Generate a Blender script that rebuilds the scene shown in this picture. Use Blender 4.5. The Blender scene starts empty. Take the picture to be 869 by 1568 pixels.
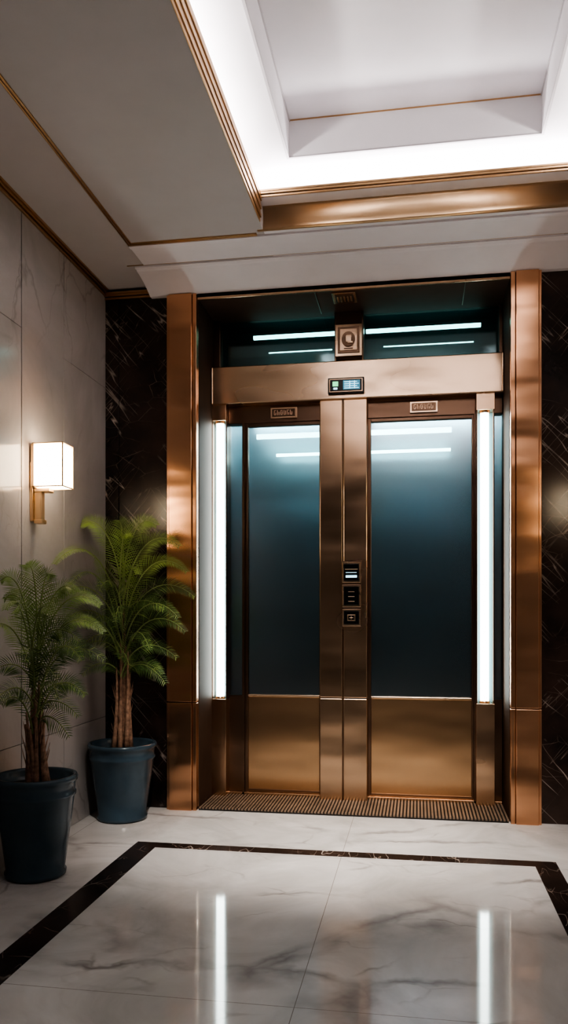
import bpy, math, random
from mathutils import Vector, Matrix
random.seed(7)
S = bpy.context.scene
COL = S.collection

# ------------------------------------------------------------------ materials
def newmat(name):
    m = bpy.data.materials.new(name); m.use_nodes = True
    nt = m.node_tree
    return m, nt, nt.nodes['Principled BSDF'], nt.nodes.new('ShaderNodeTexCoord')

def ramp(nt, stops):
    r = nt.nodes.new('ShaderNodeValToRGB')
    while len(r.color_ramp.elements) < len(stops): r.color_ramp.elements.new(0.5)
    for e, (p, c) in zip(r.color_ramp.elements, stops):
        e.position = p; e.color = (*c, 1) if len(c) == 3 else c
    return r

def noise(nt, vec, scale, detail=4, dist=0.0, rough=.55):
    n = nt.nodes.new('ShaderNodeTexNoise')
    n.inputs['Scale'].default_value = scale; n.inputs['Detail'].default_value = detail
    n.inputs['Distortion'].default_value = dist; n.inputs['Roughness'].default_value = rough
    nt.links.new(vec, n.inputs['Vector']); return n

def mapping(nt, vec, scale=(1,1,1), rot=(0,0,0)):
    m = nt.nodes.new('ShaderNodeMapping')
    m.inputs['Scale'].default_value = scale; m.inputs['Rotation'].default_value = rot
    nt.links.new(vec, m.inputs['Vector']); return m.outputs[0]

def plain(name, col, rough=.5, metal=0, var=.06, spec=.5, scale=6):
    m, nt, b, tc = newmat(name)
    n = noise(nt, tc.outputs['Object'], scale)
    r = ramp(nt, [(.3, tuple(c*(1-var) for c in col)), (.7, tuple(min(1, c*(1+var)) for c in col))])
    nt.links.new(n.outputs['Fac'], r.inputs['Fac']); nt.links.new(r.outputs['Color'], b.inputs['Base Color'])
    b.inputs['Roughness'].default_value = rough; b.inputs['Metallic'].default_value = metal
    b.inputs['Specular IOR Level'].default_value = spec
    return m

def metal(name, col, rough=.24, wave=.35, wscale=1.5, zs=2.2):
    """satin sheet metal with a faint large-scale waviness of the sheet"""
    m, nt, b, tc = newmat(name)
    n2 = noise(nt, mapping(nt, tc.outputs['Object'], (.8,.8,zs)), wscale, 1.5)
    r = ramp(nt, [(.3, tuple(c*.93 for c in col)), (.7, tuple(min(1, c*1.05) for c in col))])
    nt.links.new(n2.outputs['Fac'], r.inputs['Fac']); nt.links.new(r.outputs['Color'], b.inputs['Base Color'])
    rr = ramp(nt, [(.2, (rough*.85,)*3), (.8, (rough*1.15,)*3)])
    nt.links.new(n2.outputs['Fac'], rr.inputs['Fac']); nt.links.new(rr.outputs['Color'], b.inputs['Roughness'])
    b2 = nt.nodes.new('ShaderNodeBump'); b2.inputs['Strength'].default_value = wave; b2.inputs['Distance'].default_value = .06
    nt.links.new(n2.outputs['Fac'], b2.inputs['Height']); nt.links.new(b2.outputs[0], b.inputs['Normal'])
    b.inputs['Metallic'].default_value = 1
    return m

def emis(name, col, strength):
    m, nt, b, tc = newmat(name)
    b.inputs['Base Color'].default_value = (*col, 1)
    b.inputs['Emission Color'].default_value = (*col, 1)
    b.inputs['Emission Strength'].default_value = strength
    return m

def veins(nt, vec, scale, width, warp=.25, rot=(0,0,.6), stretch=(1,1,1), maskscale=2, mask=(.45,.65)):
    n = noise(nt, vec, 1.6, 5)
    mx = nt.nodes.new('ShaderNodeMix'); mx.data_type = 'VECTOR'; mx.inputs['Factor'].default_value = warp
    nt.links.new(vec, mx.inputs[4]); nt.links.new(n.outputs['Color'], mx.inputs[5])
    v = mapping(nt, mx.outputs[1], stretch, rot)
    vo = nt.nodes.new('ShaderNodeTexVoronoi'); vo.feature = 'DISTANCE_TO_EDGE'; vo.inputs['Scale'].default_value = scale
    nt.links.new(v, vo.inputs['Vector'])
    r = ramp(nt, [(0, (1,1,1)), (width, (0,0,0))])
    nt.links.new(vo.outputs['Distance'], r.inputs['Fac'])
    nm = noise(nt, vec, maskscale, 3)
    r2 = ramp(nt, [(mask[0], (0,0,0)), (mask[1], (1,1,1))]); nt.links.new(nm.outputs['Fac'], r2.inputs['Fac'])
    mu = nt.nodes.new('ShaderNodeMath'); mu.operation = 'MULTIPLY'
    nt.links.new(r.outputs['Color'], mu.inputs[0]); nt.links.new(r2.outputs['Color'], mu.inputs[1])
    return mu.outputs[0]

def mixc(nt, fac, a, b):
    mx = nt.nodes.new('ShaderNodeMix'); mx.data_type = 'RGBA'
    if hasattr(fac, 'links'): nt.links.new(fac, mx.inputs[0])
    else: mx.inputs[0].default_value = fac
    for s, i in ((a, 6), (b, 7)):
        if hasattr(s, 'links'): nt.links.new(s, mx.inputs[i])
        else: mx.inputs[i].default_value = (*s, 1)
    return mx.outputs[2]

def streaks(nt, vec, ang, freq, thr):
    v = mapping(nt, vec, (1,1,1), (0,ang,0))
    v2 = mapping(nt, v, (freq, 3, .9))
    n = noise(nt, v2, 1.0, 2, .15)
    a = nt.nodes.new('ShaderNodeMath'); a.operation='SUBTRACT'; a.inputs[1].default_value=.5; nt.links.new(n.outputs['Fac'], a.inputs[0])
    ab = nt.nodes.new('ShaderNodeMath'); ab.operation='ABSOLUTE'; nt.links.new(a.outputs[0], ab.inputs[0])
    r = ramp(nt, [(0,(1,1,1)),(thr,(0,0,0))]); nt.links.new(ab.outputs[0], r.inputs['Fac'])
    nm = noise(nt, vec, 3.5, 3); r2 = ramp(nt, [(.46,(0,0,0)),(.66,(1,1,1))]); nt.links.new(nm.outputs['Fac'], r2.inputs['Fac'])
    mu = nt.nodes.new('ShaderNodeMath'); mu.operation='MULTIPLY'; nt.links.new(r.outputs['Color'], mu.inputs[0]); nt.links.new(r2.outputs['Color'], mu.inputs[1])
    return mu.outputs[0]

def black_marble(name):
    m, nt, b, tc = newmat(name); o = tc.outputs['Object']
    n = noise(nt, o, 3, 6); base = ramp(nt, [(.3, (.009,.007,.007)), (.75, (.07,.042,.033))])
    nt.links.new(n.outputs['Fac'], base.inputs['Fac'])
    f1 = streaks(nt, o, .75, 11, .010)
    f2 = streaks(nt, o, -.7, 15, .008)
    f3 = veins(nt, o, 5, .012, .15, (.2,-.8,.9), (1,1,2.2), 4, (.5,.7))
    c = mixc(nt, f1, base.outputs['Color'], (.52,.45,.40))
    c = mixc(nt, f2, c, (.32,.26,.22))
    c = mixc(nt, f3, c, (.26,.2,.165))
    nt.links.new(c, b.inputs['Base Color']); b.inputs['Roughness'].default_value = .22
    return m

def white_marble(name, base_a, base_b, vein, rough, joints=None, vs=1.2, vw=.03, jc=(.3,.27,.24), stretch=(1,2.2,1), k2=1.4, mask=(.5,.72)):
    m, nt, b, tc = newmat(name); o = tc.outputs['Object']
    n = noise(nt, o, 1.7, 7, 1.2, .6); base = ramp(nt, [(.3, base_a), (.7, base_b)])
    nt.links.new(n.outputs['Fac'], base.inputs['Fac'])
    f1 = veins(nt, o, vs, vw, .35, (.3,.4,.5), stretch, 1.5, mask)
    f2 = veins(nt, o, vs*3, vw*.8, .3, (.1,-.5,.9), stretch, 2.5, (.52,.78))
    c = mixc(nt, f2, base.outputs['Color'], tuple(v*k2 for v in vein))
    c = mixc(nt, f1, c, vein)
    if joints:
        sx = nt.nodes.new('ShaderNodeSeparateXYZ'); nt.links.new(o, sx.inputs[0])
        prev = None
        for ax, off, per in joints:
            a = nt.nodes.new('ShaderNodeMath'); a.operation = 'SUBTRACT'; a.inputs[1].default_value = off
            nt.links.new(sx.outputs[ax], a.inputs[0])
            pp = nt.nodes.new('ShaderNodeMath'); pp.operation = 'PINGPONG'; pp.inputs[1].default_value = per/2
            nt.links.new(a.outputs[0], pp.inputs[0])
            lt = nt.nodes.new('ShaderNodeMath'); lt.operation = 'LESS_THAN'; lt.inputs[1].default_value = .0012
            nt.links.new(pp.outputs[0], lt.inputs[0])
            if prev is None: prev = lt.outputs[0]
            else:
                mx = nt.nodes.new('ShaderNodeMath'); mx.operation = 'MAXIMUM'
                nt.links.new(prev, mx.inputs[0]); nt.links.new(lt.outputs[0], mx.inputs[1]); prev = mx.outputs[0]
        c = mixc(nt, prev, c, jc)
    nt.links.new(c, b.inputs['Base Color']); b.inputs['Roughness'].default_value = rough
    return m

def tinted_glass(name, tint, gl=.16, rough=.06, gcol=(.8,.95,1)):
    m = bpy.data.materials.new(name); m.use_nodes = True; nt = m.node_tree
    nt.nodes.remove(nt.nodes['Principled BSDF']); out = nt.nodes['Material Output']
    t = nt.nodes.new('ShaderNodeBsdfTransparent'); t.inputs[0].default_value = (*tint, 1)
    g = nt.nodes.new('ShaderNodeBsdfGlossy'); g.inputs['Roughness'].default_value = rough; g.inputs[0].default_value = (*gcol,1)
    fr = nt.nodes.new('ShaderNodeFresnel'); fr.inputs[0].default_value = 1.5
    ad = nt.nodes.new('ShaderNodeMath'); ad.operation = 'ADD'; ad.inputs[1].default_value = gl; nt.links.new(fr.outputs[0], ad.inputs[0])
    mx = nt.nodes.new('ShaderNodeMixShader'); nt.links.new(ad.outputs[0], mx.inputs[0])
    nt.links.new(t.outputs[0], mx.inputs[1]); nt.links.new(g.outputs[0], mx.inputs[2]); nt.links.new(mx.outputs[0], out.inputs[0])
    return m

M = dict(
    copper=metal('satin_copper', (.80,.46,.28), .24, .6, 1.2, 2.8),
    bronze=metal('satin_bronze', (.66,.46,.315), .25, .45, 1.2, 2.4),
    kick=metal('satin_bronze_panel', (.76,.50,.30), .23, .15),
    champagne=metal('champagne_bronze', (.90,.67,.48), .27, .4, 1.8),
    darkbronze=metal('dark_bronze', (.26,.17,.12), .32),
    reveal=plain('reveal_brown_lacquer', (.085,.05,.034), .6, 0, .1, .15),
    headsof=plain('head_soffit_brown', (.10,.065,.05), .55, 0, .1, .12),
    gold=metal('gold_trim', (.84,.62,.40), .36, .1),
    goldv=metal('antique_gold_moulding', (.60,.39,.22), .33, .1),
    plaster=plain('ceiling_plaster_dimmed', (.58,.555,.57), .6, 0, .02),  # soffit plaster darkened in colour to carry the dimmer ceiling light
    crown=plain('crown_plaster_lit', (.88,.86,.92), .5, 0, .02),  # plaster whitened in colour so the crown band looks better lit
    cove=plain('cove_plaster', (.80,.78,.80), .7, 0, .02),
    black=black_marble('black_marble'),
    wallm=white_marble('wall_marble', (.48,.455,.44), (.60,.57,.56), (.38,.35,.33), .15, None, 1.8, .02, stretch=(1,3,1), k2=1.15),
    floorm=white_marble('floor_marble', (.51,.495,.48), (.76,.74,.73), (.22,.195,.185), .06,
                        [(0,-.365,1.45),(1,2.36,1.48)], 1.1, .042, mask=(.46,.67)),
    joint=plain('joint_backing', (.07,.05,.04), .6),  # dark backing seen in the gaps between panels
    teal=metal('cab_blue_steel', (.28,.39,.43), .38, .1),
    tealp=plain('teal_lacquer', (.10,.18,.20), .5, 0, .05),
    tealdark=plain('teal_dark_panel', (.02,.048,.052), .4, 0, .1),
    glass=tinted_glass('satin_blue_glass', (.80,.90,.91), .30, .2, (.78,.80,.88)),
    glassd=tinted_glass('transom_glass', (.6,.80,.8), .06, .08),
    tube=emis('led_tube', (.88,1,.98), 13),
    cabglow=emis('cab_bar_glow', (.72,1,.98), 9),  # glowing bars behind the door glass
    reflbar=emis('transom_reflection_glow', (.72,1,.98), 5),  # emission standing in for light reflections in the transom glass
    shade=emis('lamp_shade_glow', (1,.80,.56), 10),
    down=emis('downlight_lens', (1,.93,.85), 8),
    screen=emis('display_blue', (.1,.3,.42), .5),
    digit=emis('display_digits', (.5,.85,1), 1.2),
    digitg=emis('display_green', (.2,.9,.4), 1.0),
    blackp=plain('black_plastic', (.012,.012,.014), .25),
    pot=plain('blue_glazed_ceramic', (.055,.09,.12), .22, 0, .15),
    soil=plain('potting_soil', (.03,.02,.013), .95, 0, .4, scale=80),
    stem=plain('palm_stem', (.36,.22,.15), .7, 0, .5, scale=40),
    rachis=plain('palm_rachis', (.30,.38,.14), .5, 0, .2),
    leaf=plain('palm_leaf', (.11,.19,.06), .45, 0, .4),
    leafl=plain('palm_leaf_young', (.28,.40,.12), .45, 0, .3),
    mat=plain('entrance_mat_rib', (.26,.19,.14), .5, .4, .2),
    matb=plain('entrance_mat_base', (.015,.012,.01), .8),
)

# ------------------------------------------------------------------ mesh helper
class B:
    def __init__(s, name): s.name=name; s.v=[]; s.f=[]; s.m=[]; s.mats=[]; s.sm=[]
    def mi(s, k):
        if k not in s.mats: s.mats.append(k)
        return s.mats.index(k)
    def box(s, x0,x1,y0,y1,z0,z1, k):
        n=len(s.v); i=s.mi(k)
        s.v += [(x,y,z) for z in (z0,z1) for y in (y0,y1) for x in (x0,x1)]
        for f in ((0,2,3,1),(4,5,7,6),(0,1,5,4),(2,6,7,3),(0,4,6,2),(1,3,7,5)):
            s.f.append([n+a for a in f]); s.m.append(i); s.sm.append(False)
    def prism(s, prof, axis, a0, a1, k, smooth=False):
        n=len(s.v); i=s.mi(k); N=len(prof)
        for a in (a0,a1):
            for p,q in prof:
                s.v.append({'x':(a,p,q),'y':(p,a,q),'z':(p,q,a)}[axis])
        for j in range(N):
            s.f.append([n+j, n+(j+1)%N, n+N+(j+1)%N, n+N+j]); s.m.append(i); s.sm.append(smooth)
        s.f.append([n+j for j in range(N)][::-1]); s.m.append(i); s.sm.append(False)
        s.f.append([n+N+j for j in range(N)]); s.m.append(i); s.sm.append(False)
    def lathe(s, prof, cx, cy, k, seg=48, z0=0):
        n=len(s.v); i=s.mi(k)
        for r,z in prof:
            for j in range(seg):
                a=2*math.pi*j/seg; s.v.append((cx+r*math.cos(a), cy+r*math.sin(a), z0+z))
        for q in range(len(prof)-1):
            for j in range(seg):
                s.f.append([n+q*seg+j, n+q*seg+(j+1)%seg, n+(q+1)*seg+(j+1)%seg, n+(q+1)*seg+j]); s.m.append(i); s.sm.append(True)
    def tube(s, pts, rads, k, seg=6):
        n=len(s.v); i=s.mi(k)
        for q,p in enumerate(pts):
            p=Vector(p); t=(Vector(pts[min(q+1,len(pts)-1)])-Vector(pts[max(q-1,0)])).normalized()
            u=t.cross(Vector((.3,.9,.1))).normalized(); w=t.cross(u)
            for j in range(seg):
                a=2*math.pi*j/seg; s.v.append(tuple(p+(u*math.cos(a)+w*math.sin(a))*rads[q]))
        for q in range(len(pts)-1):
            for j in range(seg):
                s.f.append([n+q*seg+j, n+q*seg+(j+1)%seg, n+(q+1)*seg+(j+1)%seg, n+(q+1)*seg+j]); s.m.append(i); s.sm.append(True)
        s.f.append([n+j for j in range(seg)]); s.m.append(i); s.sm.append(False)
        s.f.append([n+(len(pts)-1)*seg+j for j in range(seg)]); s.m.append(i); s.sm.append(False)
    def poly(s, pts, k, smooth=False):
        n=len(s.v); s.v += [tuple(p) for p in pts]; s.f.append(list(range(n,n+len(pts)))); s.m.append(s.mi(k)); s.sm.append(smooth)
    def make(s, parent=None, bevel=0, fixn=True):
        me=bpy.data.meshes.new(s.name); me.from_pydata(s.v,[],s.f)
        for k in s.mats: me.materials.append(M[k])
        for p,i,sm in zip(me.polygons,s.m,s.sm): p.material_index=i; p.use_smooth=sm
        if fixn:
            import bmesh
            bm=bmesh.new(); bm.from_mesh(me); bmesh.ops.recalc_face_normals(bm,faces=bm.faces); bm.to_mesh(me); bm.free()
        me.update()
        o=bpy.data.objects.new(s.name, me); COL.objects.link(o)
        if bevel:
            md=o.modifiers.new('bevel','BEVEL'); md.width=bevel; md.segments=2; md.limit_method='ANGLE'; md.angle_limit=math.radians(50)
        if parent: o.parent=parent
        return o

def empty(name):
    o=bpy.data.objects.new(name,None); COL.objects.link(o); o.empty_display_size=.1; return o

XL, XR = -1.90, 1.09
YB, YF = 4.66, -1.6
ZC = 3.18

# ------------------------------------------------------------------ floor
b=B('floor'); b.box(XL-.1,XR+.1,YF-.1,6.2,-.1,0,'floorm'); floor=b.make()
b=B('floor_border_inlay'); e=.0012
b.box(-1.43,.65,3.862,3.945,-.01,e,'black'); b.box(-1.43,-1.31,.4,3.862,-.01,e,'black')
b.box(.545,.65,.4,3.862,-.01,e,'black'); b.box(-1.43,.65,.31,.4,-.01,e,'black'); b.make(floor)

# ------------------------------------------------------------------ walls
b=B('wall_left'); b.box(XL-.12,XL-.012,YF,5.1,0,ZC+.05,'joint')
ys=[YF,-.3,.9,2.25,3.605,4.077,YB+.01]
for i in range(len(ys)-1):
    zs=[0,.55,2.58,ZC+.05] if i in (5,3) else [0,.55,ZC+.05]
    if i==4: zs=[0,.55,ZC+.05]
    for j in range(len(zs)-1):
        g=.0035 if ys[i]==3.605 or ys[i+1]==3.605 else .0015
        b.box(XL-.02,XL,ys[i]+g,ys[i+1]-g,zs[j]+.0012,zs[j+1]-.0012,'wallm')
b.make(bevel=.001)
b=B('wall_right'); b.box(XR+.012,XR+.12,YF,5.1,0,ZC+.05,'joint')
for i in range(len(ys)-1):
    for z0,z1 in ((0,.55),(.55,ZC+.05)): b.box(XR,XR+.02,ys[i]+.002,ys[i+1]-.002,z0+.0012,z1-.0012,'wallm')
b.make(bevel=.001)
b=B('wall_front'); b.box(XL-.12,XR+.12,YF-.12,YF,0,ZC+.05,'black'); b.make()
b=B('wall_back')
b.box(XL,-1.815,YB,5.1,0,3.2,'black'); b.box(-1.811,-1.495,YB,5.1,0,3.2,'black'); b.box(-1.82,-1.80,YB+.01,5.1,0,3.2,'joint')
b.box(.687,XR,YB,5.1,0,3.2,'black'); b.box(-1.495,.687,YB+.02,5.1,3.16,3.4,'plaster')
b.make(bevel=.002)

# ------------------------------------------------------------------ ceiling
OX0,OX1,OY0,OY1=-.79,.76,.9,4.06
b=B('ceiling')
zt=3.30
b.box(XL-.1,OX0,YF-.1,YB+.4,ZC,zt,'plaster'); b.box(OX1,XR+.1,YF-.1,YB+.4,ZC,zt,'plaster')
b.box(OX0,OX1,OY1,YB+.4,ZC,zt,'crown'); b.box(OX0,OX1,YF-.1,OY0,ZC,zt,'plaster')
cx0,cx1,cy0,cy1=-1.12,1.06,.6,4.34; z2=3.5; z3=3.683
px0,px1,py0,py1=-.64,.59,1.15,3.97
b.box(cx0-.05,cx0,cy0,cy1,zt,z2,'cove'); b.box(cx1,cx1+.05,cy0,cy1,zt,z2,'cove')
b.box(cx0,cx1,cy1,cy1+.05,zt,z2,'cove'); b.box(cx0,cx1,cy0-.05,cy0,zt,z2,'cove')
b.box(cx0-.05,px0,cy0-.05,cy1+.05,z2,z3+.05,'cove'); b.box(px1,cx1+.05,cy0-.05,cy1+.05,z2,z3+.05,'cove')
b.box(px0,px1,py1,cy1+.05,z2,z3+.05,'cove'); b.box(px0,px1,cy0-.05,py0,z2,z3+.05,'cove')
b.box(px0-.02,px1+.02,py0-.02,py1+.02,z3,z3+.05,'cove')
b.box(OX0,OX1,3.955,OY1,zt-.004,zt+.03,'crown')
b.make()
b=B('trim_1')   # gold cove band, back
prof=[(4.062,ZC-.004),(4.048,ZC-.004),(4.046,ZC+.008)]+[(4.046+.008*math.sin(math.pi*t/6),ZC+.01+.09*t/6) for t in range(1,6)]+[(4.044,zt-.018),(4.038,zt-.003),(4.062,zt-.003)]
b.prism(prof,'x',OX0-.03,OX1,'gold',True); b.make()
b=B('trim_2')   # ribbed gold lip around the cove opening
def ribs(axis,p,a0,a1,zlo,zhi,n,sgn):
    h=(zhi-zlo)/n
    for i in range(n):
        d=.006+.004*(i%2)+.004*i/n
        lo,hi=sorted((p,p+sgn*d))
        if axis=='y': b.box(a0,a1,lo,hi,zlo+i*h,zlo+(i+1)*h-.002,'goldv')
        else: b.box(lo,hi,a0,a1,zlo+i*h,zlo+(i+1)*h-.002,'goldv')
ribs('y',3.955,OX0,OX1,zt-.004,zt+.036,3,-1)
ribs('x',OX0,OY0,3.955,ZC-.006,zt+.02,7,1)
ribs('x',OX1,OY0,3.955,ZC-.006,zt+.02,7,-1)
ribs('y',OY0,OX0,OX1,ZC-.006,zt+.02,7,1)
b.make(bevel=.002)
b=B('trim_3')   # inset gold line on soffit
for d in (0,.014):
    b.box(-1.540+d,-1.531+d,YF,4.10-d,ZC-.007,ZC+.002,'goldv')
    b.box(-1.540+d,-.83,4.091-d,4.10-d,ZC-.007,ZC+.002,'goldv')
b.make(bevel=.002)
b=B('trim_4')   # gold picture mould where wall meets ceiling
for i,(d,h) in enumerate(((.03,.012),(.022,.024),(.012,.04))):
    b.box(XL,XL+d,YF,YB,ZC-h,ZC-h+.012+.001,'goldv')
    b.box(XR-d,XR,YF,YB,ZC-h,ZC-h+.013,'goldv')
    b.box(XL,-1.5,YB-d,YB,ZC-h-.02,ZC-h-.007,'goldv')
b.make(bevel=.002)
b=B('trim_5')   # plaster crown along back wall
pr=[(4.36,ZC+.01),(4.36,ZC-.008),(4.368,ZC-.012),(4.376,ZC-.008),(4.384,ZC-.008),(4.392,ZC-.012)]
for t in range(0,9):
    a=t/8; pr.append((4.40+.22*a, ZC-.014-.052*a**1.6))
pr += [(4.625,3.112),(4.66,3.112),(4.66,ZC+.01)]
b.prism(pr,'x',-1.60,XR,'crown')
b.prism([(4.34,ZC+.002),(4.34,ZC-.004),(4.344,ZC-.004),(4.344,ZC+.002)],'x',-1.64,XR,'goldv')
b.prism([(4.10,ZC+.01),(4.10,ZC-.01),(4.13,ZC-.01),(4.145,ZC-.004),(4.34,ZC-.004),(4.34,ZC+.01)],'x',-1.54,XR,'crown')
b.make()
b=B('trim_6')   # thin line on recessed ceiling panel
w=.006
b.box(px0,px1,py1-w,py1,z3-.004,z3+.001,'goldv'); b.box(px0,px0+w,py0,py1,z3-.008,z3+.001,'plaster'); b.box(px1-w,px1,py0,py1,z3-.008,z3+.001,'plaster')
b.box(px0-.012,px1+.012,py1,py1+.012,z2-.006,z2+.001,'plaster'); b.box(px0-.012,px0,py0,py1,z2-.006,z2+.001,'plaster'); b.box(px1,px1+.012,py0,py1,z2-.006,z2+.001,'plaster')
b.make()

# ------------------------------------------------------------------ elevator
el=empty('elevator')
JL0,JL1,JR0,JR1=-1.495,-1.306,.517,.687
YFc=4.61
def jamb(name,x0,x1,inner):
    b=B(name)
    for z0,z1 in ((0,.648),(.653,3.112)):
        if inner=='r':
            b.box(x0,x0+.016,YFc+.012,YB+.1,z0,z1,'copper'); b.box(x0+.016,x1-.03,YFc,YB+.1,z0,z1,'copper')
            b.box(x1-.027,x1-.002,YFc+.008,YFc+.06,z0,z1,'copper')
        else:
            b.box(x1-.016,x1,YFc+.012,YB+.1,z0,z1,'copper'); b.box(x0+.03,x1-.016,YFc,YB+.1,z0,z1,'copper')
            b.box(x0+.002,x0+.027,YFc+.008,YFc+.06,z0,z1,'copper')
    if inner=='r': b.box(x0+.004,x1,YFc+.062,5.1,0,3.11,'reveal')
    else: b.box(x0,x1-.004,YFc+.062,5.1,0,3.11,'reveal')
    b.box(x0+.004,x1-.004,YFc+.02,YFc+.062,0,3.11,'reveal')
    return b.make(el,.003)
jamb('jamb_left',JL0,JL1,'r'); jamb('jamb_right',JR0,JR1,'l')
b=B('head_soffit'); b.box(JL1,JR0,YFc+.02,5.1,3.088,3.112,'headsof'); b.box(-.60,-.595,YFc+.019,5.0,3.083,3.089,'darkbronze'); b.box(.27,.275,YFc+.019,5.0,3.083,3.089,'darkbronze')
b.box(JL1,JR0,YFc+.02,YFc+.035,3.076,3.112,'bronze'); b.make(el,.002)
b=B('soffit_plaque'); b.box(-.50,-.36,4.68,4.84,3.078,3.088,'champagne'); b.box(-.485,-.375,4.70,4.82,3.074,3.079,'darkbronze')
for i in range(5): b.box(-.475+.02*i,-.463+.02*i,4.72,4.80,3.071,3.075,'champagne')
b.make(el,.001)
b=B('header_beam'); b.box(JL1,JR0,4.96,5.12,2.53,2.77,'champagne'); b.box(JL1,JL1+.012,4.953,4.97,2.53,2.77,'bronze'); b.box(JR0-.012,JR0,4.953,4.97,2.53,2.77,'bronze'); b.make(el,.006)
b=B('transom_frame')
b.box(JL1,-1.262,5.02,5.1,2.77,3.09,'darkbronze'); b.box(.497,JR0,5.02,5.1,2.77,3.09,'darkbronze')
b.box(-.515,-.333,5.0,5.1,2.77,3.09,'darkbronze'); b.box(-.505,-.343,4.99,5.0,2.78,3.09,'reveal')
b.box(-1.262,-.515,5.03,5.1,2.77,2.785,'darkbronze'); b.box(-.333,.497,5.03,5.1,2.77,2.785,'darkbronze')
b.make(el,.003)
b=B('transom_glass'); b.box(-1.262,-.515,5.06,5.066,2.785,3.09,'glassd'); b.box(-.333,.497,5.06,5.066,2.785,3.09,'glassd'); b.make(el)
b=B('transom_back_box')  # dark box added behind the glass to hold the reflection bars
b.box(JL1,JR0,5.42,5.45,2.72,3.2,'tealdark'); b.box(JL1,JR0,5.1,5.45,3.14,3.2,'tealdark'); b.box(JL1,JR0,5.12,5.45,2.74,2.77,'tealdark')
b.box(JL1-.02,JL1,5.1,5.45,2.74,3.2,'tealdark'); b.box(JR0,JR0+.02,5.1,5.45,2.74,3.2,'tealdark'); b.box(-.43,-.42,5.1,5.42,2.77,3.14,'tealdark')
b.make(el)
b=B('transom_reflection_bars')  # glowing bars imitate reflections of linear lights in the glass
b.box(-1.08,-.53,5.20,5.22,3.018,3.042,'reflbar'); b.box(-.33,.40,5.20,5.22,3.018,3.042,'reflbar')
b.box(-.99,-.56,5.28,5.285,2.945,2.953,'reflbar'); b.box(-.22,.36,5.28,5.285,2.945,2.953,'reflbar')
b.make(el,.002)
b=B('transom_emblem')
b.box(-.508,-.340,4.972,4.992,2.80,3.0,'champagne'); b.box(-.492,-.356,4.966,4.974,2.818,2.982,'darkbronze'); b.box(-.478,-.370,4.960,4.968,2.832,2.968,'champagne')
pts=[(-.424+.042*math.cos(a*math.pi/12),2.9+.048*math.sin(a*math.pi/12)) for a in range(24)]
b.prism([(x,z) for x,z in pts],'y',4.952,4.962,'darkbronze')
b.box(-.44,-.405,4.946,4.954,2.88,2.925,'champagne'); b.box(-.43,-.395,4.944,4.954,2.872,2.884,'champagne'); b.box(-.452,-.396,4.954,4.958,2.84,2.846,'darkbronze')
b.make(el,.003)
b=B('centre_stiles')
for z0,z1 in ((0,.652),(.657,2.53)):
    b.box(-.606,-.463,4.975,5.12,z0,z1,'bronze'); b.box(-.457,-.309,4.975,5.12,z0,z1,'bronze')
b.box(-.47,-.45,4.99,5.12,0,2.53,'darkbronze'); b.make(el,.005)
def post(name,x0,x1):
    b=B(name)
    for z0,z1 in ((0,.635),(2.43,2.53)): b.box(x0,x1,4.975,5.12,z0,z1,'bronze')
    b.box(x0+.004,x1-.004,5.06,5.12,.635,2.43,'tealp')
    b.box(x0,x0+.008,4.985,5.12,.635,2.43,'darkbronze'); b.box(x1-.008,x1,5.0,5.12,.635,2.43,'darkbronze')  # side flanges added to keep tube light off the reveals
    return b.make(el,.002)
post('light_post_left',-1.309,-1.213); post('light_post_right',.355,.465)
b=B('door_header'); b.box(-1.213,-.606,5.04,5.12,2.42,2.53,'darkbronze'); b.box(-.309,.355,5.04,5.12,2.42,2.53,'darkbronze'); b.box(.465,JR0,5.04,5.12,2.42,2.53,'darkbronze')
b.make(el,.003)
b=B('side_glass'); b.box(-1.213,-1.112,5.075,5.085,.657,2.42,'glass'); b.box(.465,JR0,5.075,5.085,.657,2.42,'glass')
b.box(-1.213,-1.112,5.07,5.10,0,.652,'darkbronze'); b.box(.465,JR0,5.07,5.10,0,.652,'darkbronze'); b.box(-1.118,-1.104,5.03,5.10,0,2.42,'darkbronze'); b.box(.345,.356,5.03,5.10,0,2.42,'darkbronze'); b.make(el)
b=B('door_sill'); b.box(JL1,JR0,5.03,5.16,0,.03,'bronze'); b.make(el,.003)
def plaque(name,x,z):
    b=B(name); b.box(x-.085,x+.085,5.024,5.042,z-.034,z+.034,'champagne'); b.box(x-.074,x+.074,5.019,5.026,z-.024,z+.024,'darkbronze')
    for i in range(6):
        xx=x-.062+.021*i
        b.box(xx,xx+.004,5.014,5.02,z-.016,z+.016,'champagne')
        if i%2==0: b.box(xx,xx+.014,5.014,5.02,z+.011,z+.016,'champagne')
        if i%3!=1: b.box(xx,xx+.014,5.014,5.02,z-.016,z-.011,'champagne')
        b.box(xx+.010,xx+.014,5.014,5.02,z-.016,z+.004*(i%4),'champagne')
    b.make(el,.001)
plaque('plaque_left',-.845,2.475); plaque('plaque_right',.04,2.475)
b=B('cab_interior')
b.box(-1.33,.60,6.0,6.05,0,2.75,'teal'); b.box(-1.35,-1.31,5.12,6.0,0,2.75,'teal'); b.box(.53,.57,5.12,6.0,0,2.75,'teal')
b.box(-1.33,.60,5.12,6.05,2.70,2.74,'tealp'); b.box(-.47,-.45,5.12,6.0,0,2.75,'teal')
b.make(el)
b=B('cab_glow_bars')  # glowing bars set high in the cab
for x0,x1 in ((-1.05,-.55),(-.36,.24)):
    b.box(x0,x1,5.90,5.915,2.37,2.392,'cabglow'); b.box(x0-.12 if x0<-1 else x0,x1,5.75,5.77,2.475,2.51,'cabglow')
b.make(el,.002)

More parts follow.
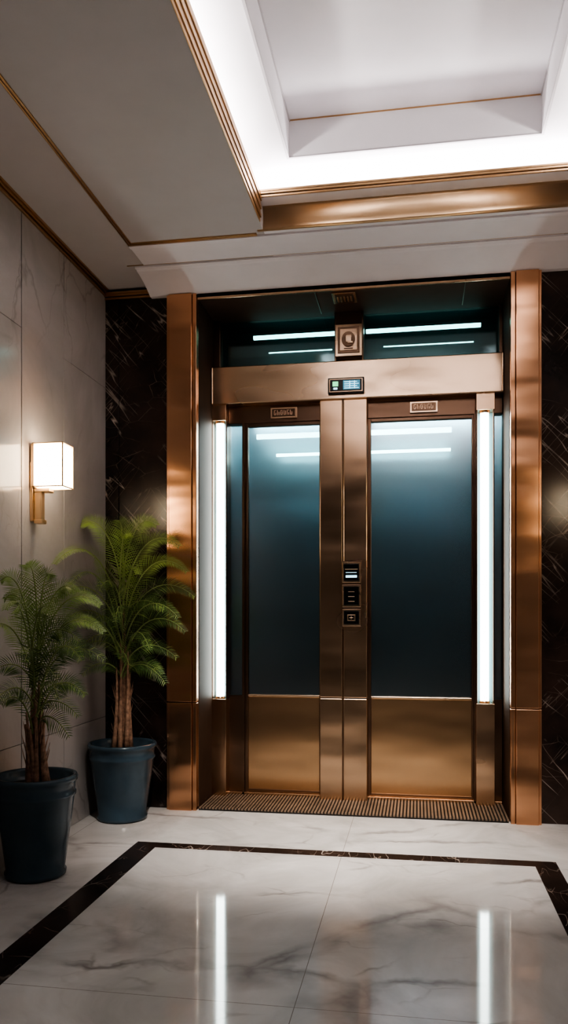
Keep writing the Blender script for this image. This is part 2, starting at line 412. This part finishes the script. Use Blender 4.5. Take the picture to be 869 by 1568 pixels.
# ---- doors
def door(name,x0,x1):
    b=B(name)
    s=.02
    b.box(x0,x0+s,5.05,5.09,.03,2.42,'darkbronze'); b.box(x1-s*.6,x1,5.05,5.09,.03,2.42,'darkbronze')
    b.box(x0+s,x1-s*.6,5.05,5.09,2.40,2.42,'darkbronze')
    b.box(x0+s,x1-s*.6,5.052,5.088,.648,.66,'champagne')
    b.box(x0+s,x1-s*.6,5.062,5.085,.045,.646,'kick'); b.box(x0,x1,5.055,5.09,.03,.048,'darkbronze')
    b.box(x0+s,x1-s*.6,5.070,5.076,.66,2.40,'glass')
    return b.make(el,bevel=.002)
door('elevator_door',-1.104,-.606); door('elevator_door',-.309,.345)

# ---- LED tubes
def led(x):
    r=.025
    b=B('led_light_tube'); b.lathe([(0.001,0),(r,0),(r,1.77),(.001,1.77)],x,5.025,'tube',24,.648)
    b.lathe([(.001,0),(r+.006,0),(r+.006,.012),(.001,.012)],x,5.025,'bronze',24,.637)
    b.lathe([(.001,0),(r+.006,0),(r+.006,.012),(.001,.012)],x,5.025,'bronze',24,2.418)
    return b.make(el)
led(-1.262); led(.408)

# ---- floor display
b=B('floor_indicator_display')
b.box(-.55,-.325,4.936,4.96,2.558,2.655,'blackp'); b.box(-.542,-.333,4.931,4.938,2.565,2.648,'bronze'); b.box(-.536,-.339,4.928,4.933,2.571,2.642,'blackp')
b.box(-.455,-.35,4.925,4.930,2.578,2.635,'screen')
for i in range(4): b.box(-.448,-.357-.01*(i%2),4.922,4.926,2.584+.013*i,2.588+.013*i,'digit')
for x in (-.415,-.385): b.box(x,x+.004,4.922,4.926,2.582,2.631,'digit')
b.box(-.52,-.485,4.925,4.93,2.60,2.63,'digitg'); b.box(-.515,-.49,4.924,4.93,2.58,2.592,'digit')
b.make(el,bevel=.002)
# ---- call panel
b=B('call_button_panel')
b.box(-.465,-.345,4.963,4.975,1.10,1.515,'darkbronze')
for z0,z1 in ((1.378,1.508),(1.226,1.366),(1.107,1.214)):
    b.box(-.462,-.348,4.955,4.965,z0,z1,'champagne'); b.box(-.452,-.358,4.950,4.957,z0+.012,z1-.012,'blackp')
b.box(-.44,-.37,4.947,4.951,1.41,1.425,'digit'); b.box(-.445,-.365,4.947,4.951,1.46,1.464,'champagne'); b.box(-.44,-.372,4.947,4.951,1.44,1.443,'digit')
for i in range(3): b.box(-.425,-.385,4.947,4.951,1.26+.03*i,1.264+.03*i,'champagne')
b.box(-.43,-.38,4.946,4.951,1.14,1.18,'champagne'); b.box(-.424,-.386,4.944,4.947,1.146,1.174,'blackp'); b.box(-.407,-.403,4.942,4.945,1.15,1.17,'champagne'); b.box(-.418,-.392,4.942,4.945,1.158,1.162,'champagne')
b.make(el,bevel=.002)

# ---- ribbed mat
b=B('doormat'); b.box(-1.30,.51,4.64,5.03,0,.008,'matb')
x=-1.298
while x<.503:
    b.box(x,x+.011,4.642,5.028,.008,.016,'mat'); x+=.02
b.make()

# ------------------------------------------------------------------ sconces
def sconce(wx, sgn, y):
    e=empty('wall_sconce')
    z=1.92
    def X(a,c): 
        p,q=wx+sgn*a,wx+sgn*c; return (min(p,q),max(p,q))
    D=.06; H=.105
    b=B('shade'); x0,x1=X(.032,.186); b.box(x0,x1,y-D,y+D,z-H,z+H,'shade'); b.make(e,.012)
    b=B('shade_frame')
    for a,c in ((.028,.036),(.183,.189)):
        xa,xb=X(a,c)
        for yy in (-D-.003,D-.003):
            b.box(xa,xb,y+yy,y+yy+.006,z-H-.003,z+H+.003,'gold')
    for zz in (-H-.004,H-.001):
        for yy in (-D-.003,D-.003):
            xa,xb=X(.028,.189); b.box(xa,xb,y+yy,y+yy+.006,z+zz,z+zz+.005,'gold')
        for a in (.028,.183):
            xa,xb=X(a,a+.006); b.box(xa,xb,y-D-.003,y+D+.003,z+zz,z+zz+.005,'gold')
    xa,xb=X(.012,.032); b.box(xa,xb,y-.045,y+.045,z-.106,z+.106,'gold')
    b.make(e,.001)
    b=B('bracket')
    xa,xb=X(0,.016); b.box(xa,xb,y-.035,y+.035,z-.275,z+.02,'gold')
    xa,xb=X(.016,.055); b.box(xa,xb,y-.02,y+.02,z-.27,z-.10,'gold')
    xa,xb=X(.02,.10); b.box(xa,xb,y-.028,y+.028,z-.13,z-.108,'gold')
    xa,xb=X(.016,.062); b.box(xa,xb,y-.026,y+.026,z-.285,z-.265,'gold')
    b.make(e,.004)
sconce(XL,1,3.72); sconce(XR,-1,3.72)

# ------------------------------------------------------------------ palms
R=Vector((.9862,.1654,0)); F=Vector((-.1654,.9862,0)); Z=Vector((0,0,1))
def palm(cx,cy,pr,ph,fronds,crown,top,seed,leaflen,rmax):
    rnd=random.Random(seed)
    e=empty('potted_palm')
    b=B('pot'); k=pr/.195; h=ph
    prof=[(.001,.004),(.128*k,.0),(.140*k,.006),(.142*k,.022),(.134*k,.03),(.150*k,h*.32),(.168*k,h*.6),(.178*k,h*.78),(.186*k,h*.80),(.187*k,h*.825),(.181*k,h*.84),(.184*k,h*.93),(.193*k,h*.945),(.195*k,h*.975),(.19*k,h),(.178*k,h),(.172*k,h*.97),(.165*k,h*.86),(.001,h*.86)]
    b.lathe(prof,cx,cy,'pot',64); b.make(e)
    b=B('soil'); b.lathe([(.001,h*.905),(.08*k,h*.90),(.171*k,h*.885),(.171*k,h*.865)],cx,cy,'soil',40); b.make(e)
    b=B('stems')
    c=Vector((cx,cy,0))
    for i in range(20):
        a=rnd.uniform(0,6.283); r0=rnd.uniform(.01,.055); r1=rnd.uniform(.01,.06)
        zt_=crown+rnd.uniform(-.12,.10) if i>4 else top-.1*i*.6
        if i<=4: r1=.015
        p0=c+Vector((r0*math.cos(a),r0*math.sin(a),h*.88))
        p2=c+Vector((r1*math.cos(a),r1*math.sin(a),zt_)); p1=(p0+p2)/2+Vector((rnd.uniform(-.012,.012),rnd.uniform(-.012,.012),0))-Vector((math.cos(a),math.sin(a),0))*.016
        pts=[];rd=[]
        for t in range(7):
            s=t/6; pts.append(p0*(1-s)**2+p1*2*s*(1-s)+p2*s*s); rd.append(.013*(1-s)+.004)
        b.tube(pts,rd,'stem',7)
    for i in range(22):
        a=rnd.uniform(0,6.283); z0=rnd.uniform(h,crown-.1); r=.036
        p0=c+Vector((r*math.cos(a),r*math.sin(a),z0)); d=Vector((math.cos(a)*.25,math.sin(a)*.25,1)).normalized()
        b.tube([p0,p0+d*.05,p0+d*.11],[.004,.003,.001],'stem',4)
    b.make(e)
    fronds=list(fronds)
    for i in range(6):
        a=rnd.uniform(-2.6,.35); rr=rnd.uniform(.22,rmax); q=(i+.5)/6
        zt_=crown-.16+(top+.1-crown+.16)*q
        fronds.append((rr*math.cos(a),rr*math.sin(a)*.8,zt_,crown-.12+(top-crown+.12)*q*.9))
    b=B('fronds')
    def clamp(p):
        return Vector((max(p.x,XL+.012),min(p.y,YB-.07),p.z))
    for (dx,dep,ztip,zs) in fronds:
        p0=c+Vector((rnd.uniform(-.02,.02),rnd.uniform(-.02,.02),zs))
        tip=c+R*dx+F*dep+Z*ztip
        hv=R*dx+F*dep
        rise=ztip-zs
        pm=p0+hv*.16+Z*(max(rise,0)*.75+.26*hv.length+.03)
        pm2=p0+hv*.62+Z*(rise*1.0+.32*hv.length+.02)
        def P(s): return p0*(1-s)**3+pm*3*s*(1-s)**2+pm2*3*s*s*(1-s)+tip*s**3
        pts=[clamp(P(i/14)) for i in range(15)]
        L=sum((pts[i+1]-pts[i]).length for i in range(14))
        b.tube(pts,[.0045*(1-i/15)+.001 for i in range(15)],'rachis',5)
        # blade faces roughly outward from the crown, rolled towards the open room
        view=(Vector((.35,-.9,.15))).normalized()
        n=int(L/.0125)
        tw=rnd.uniform(-.35,.35)
        for i in range(n):
            s=.13+.87*i/n
            p=P(s); T=(P(min(1,s+.01))-P(s-.01)).normalized()
            N=(Z*.55+view*.9); N=(N-T*N.dot(T)).normalized()
            Sd=N.cross(T).normalized()
            q=Matrix.Rotation(tw,3,T); Sd=q@Sd; N=q@N
            prof=min(1,.35+(s-.13)*3)*(1-.80*max(0,(s-.35)/.65)**1.2)
            for sg in (-1,1):
                ll=leaflen*prof*rnd.uniform(.94,1.06)
                d=(Sd*sg*.80+T*.62+Vector((rnd.uniform(-.03,.03),rnd.uniform(-.03,.03),rnd.uniform(-.03,.03)))+N*.10).normalized()
                w=d.cross(N).normalized()*.0021
                g1=Z*(-.02*ll); g2=Z*(-.14*ll)
                a0=p; a1=p+d*ll*.5+g1; a2=p+d*ll+g2
                kk='leafl' if (ztip>top+.08 or rnd.random()<.2) else 'leaf'
                b.poly([clamp(a0-w*.6),clamp(a0+w*.6),clamp(a1+w),clamp(a1-w)],kk,True)
                b.poly([clamp(a1-w),clamp(a1+w),clamp(a2)],kk,True)
    b.make(e,fixn=False)
f2=[(-.24,-.08,1.68,1.22),(.21,-.05,1.69,1.25),(.06,-.12,1.62,1.25),(.34,-.05,1.57,1.18),(.39,-.12,1.42,1.08),(.42,.02,1.28,1.0),(.38,-.10,1.08,.9),(.33,-.08,.93,.82),(.25,-.12,.84,.78),
    (-.2,-.38,1.34,1.05),(-.26,-.32,1.12,.96),(.05,-.42,1.14,.98),(.22,-.36,.99,.88),(-.24,-.2,.96,.86),(-.02,-.03,1.72,1.28),
    (.36,-.25,1.16,.94),(-.28,-.52,1.22,.98),(-.25,-.5,1.44,1.08),(-.25,-.48,1.05,.92),(-.2,-.15,.84,.78),(.14,-.25,1.40,1.1)]
palm(-1.685,4.385,.198,.44,f2,.90,1.26,3,.115,.38)
f1=[(-.04,0,1.40,.98),(-.14,-.06,1.33,.95),(.08,-.05,1.35,.98),(.20,-.05,1.28,.92),(.29,.03,1.22,.86),(.33,-.08,1.10,.8),(.31,.02,.97,.74),(.25,-.1,.82,.68),(.14,-.2,1.18,.85),(-.05,-.25,1.2,.85),(-.16,-.2,1.1,.8),(-.17,-.1,.92,.74),(.05,-.3,.98,.76),(.18,-.26,.82,.70),(-.1,-.26,.8,.68),(-.16,.05,1.25,.88),(.26,-.2,.98,.76),(-.12,-.1,.78,.64)]
palm(-1.708,3.37,.187,.455,f1,.76,1.0,11,.10,.29)

# ------------------------------------------------------------------ lights
def area(name,loc,sx,sy,power,col,rot=(0,0,0)):
    l=bpy.data.lights.new(name,'AREA'); l.shape='RECTANGLE'; l.size=sx; l.size_y=sy; l.energy=power; l.color=col
    o=bpy.data.objects.new(name,l); o.location=loc; o.rotation_euler=rot; COL.objects.link(o); return o
W=(1,.96,.93)
up=(math.pi,0,0)
area('cove_light_back',(-.02,4.16,3.335),1.9,.08,10,W,up)
area('cove_light_left',(-.93,2.4,3.325),.08,3.0,15,W,up)
area('cove_light_right',(.91,2.4,3.325),.08,3.0,15,W,up)
area('cove_light_front',(-.02,.75,3.325),1.9,.08,13,W,up)
for x in (-.88,0.05):
    area('cab_top_fill',(x,5.82,2.66),.75,.12,12,(.84,.97,1))  # added fill that washes the top of the cab back wall
def downlight(x,y,tx,ty,en,ang):
    b=B('recessed_downlight')
    zc = z3 if py0<y<py1 else ZC
    b.lathe([(.062,.0),(.062,-.008),(.048,-.008),(.045,.012)],x,y,'champagne',32,zc)
    b.lathe([(.001,-.002),(.045,-.002)],x,y,'down',32,zc); b.make()
    l=bpy.data.lights.new('downlight_beam','SPOT'); l.energy=en; l.color=(1,.92,.84); l.spot_size=math.radians(ang); l.spot_blend=1.0; l.shadow_soft_size=.04
    o=bpy.data.objects.new('downlight_beam',l); o.location=(x,y,zc-.05); COL.objects.link(o)
    o.rotation_euler=(Vector((tx,ty,0))-o.location).to_track_quat('-Z','Y').to_euler()
downlight(-.45,2.1,-.75,4.35,420,38); downlight(.35,2.1,.0,4.35,420,38)
downlight(-1.1,-.2,-.9,-.3,45,60); downlight(.3,-.2,.1,-.3,45,60)  # unseen rear pair, added to brighten the floor mirrored in doors and kick panels

w=bpy.data.worlds.new('World'); S.world=w; w.use_nodes=True
w.node_tree.nodes['Background'].inputs[0].default_value=(.02,.02,.025,1)

# ------------------------------------------------------------------ camera
cd=bpy.data.cameras.new('camera'); cam=bpy.data.objects.new('camera',cd); COL.objects.link(cam)
cam.location=(0,0,1.184); cam.rotation_euler=(math.pi/2,0,math.radians(9.52))
cd.sensor_fit='HORIZONTAL'; cd.sensor_width=36; cd.lens=50.37; cd.shift_y=.1795
cd.clip_start=.05
S.camera=cam
S.view_settings.view_transform='AgX'
S.view_settings.look='AgX - High Contrast'
S.view_settings.exposure=.25
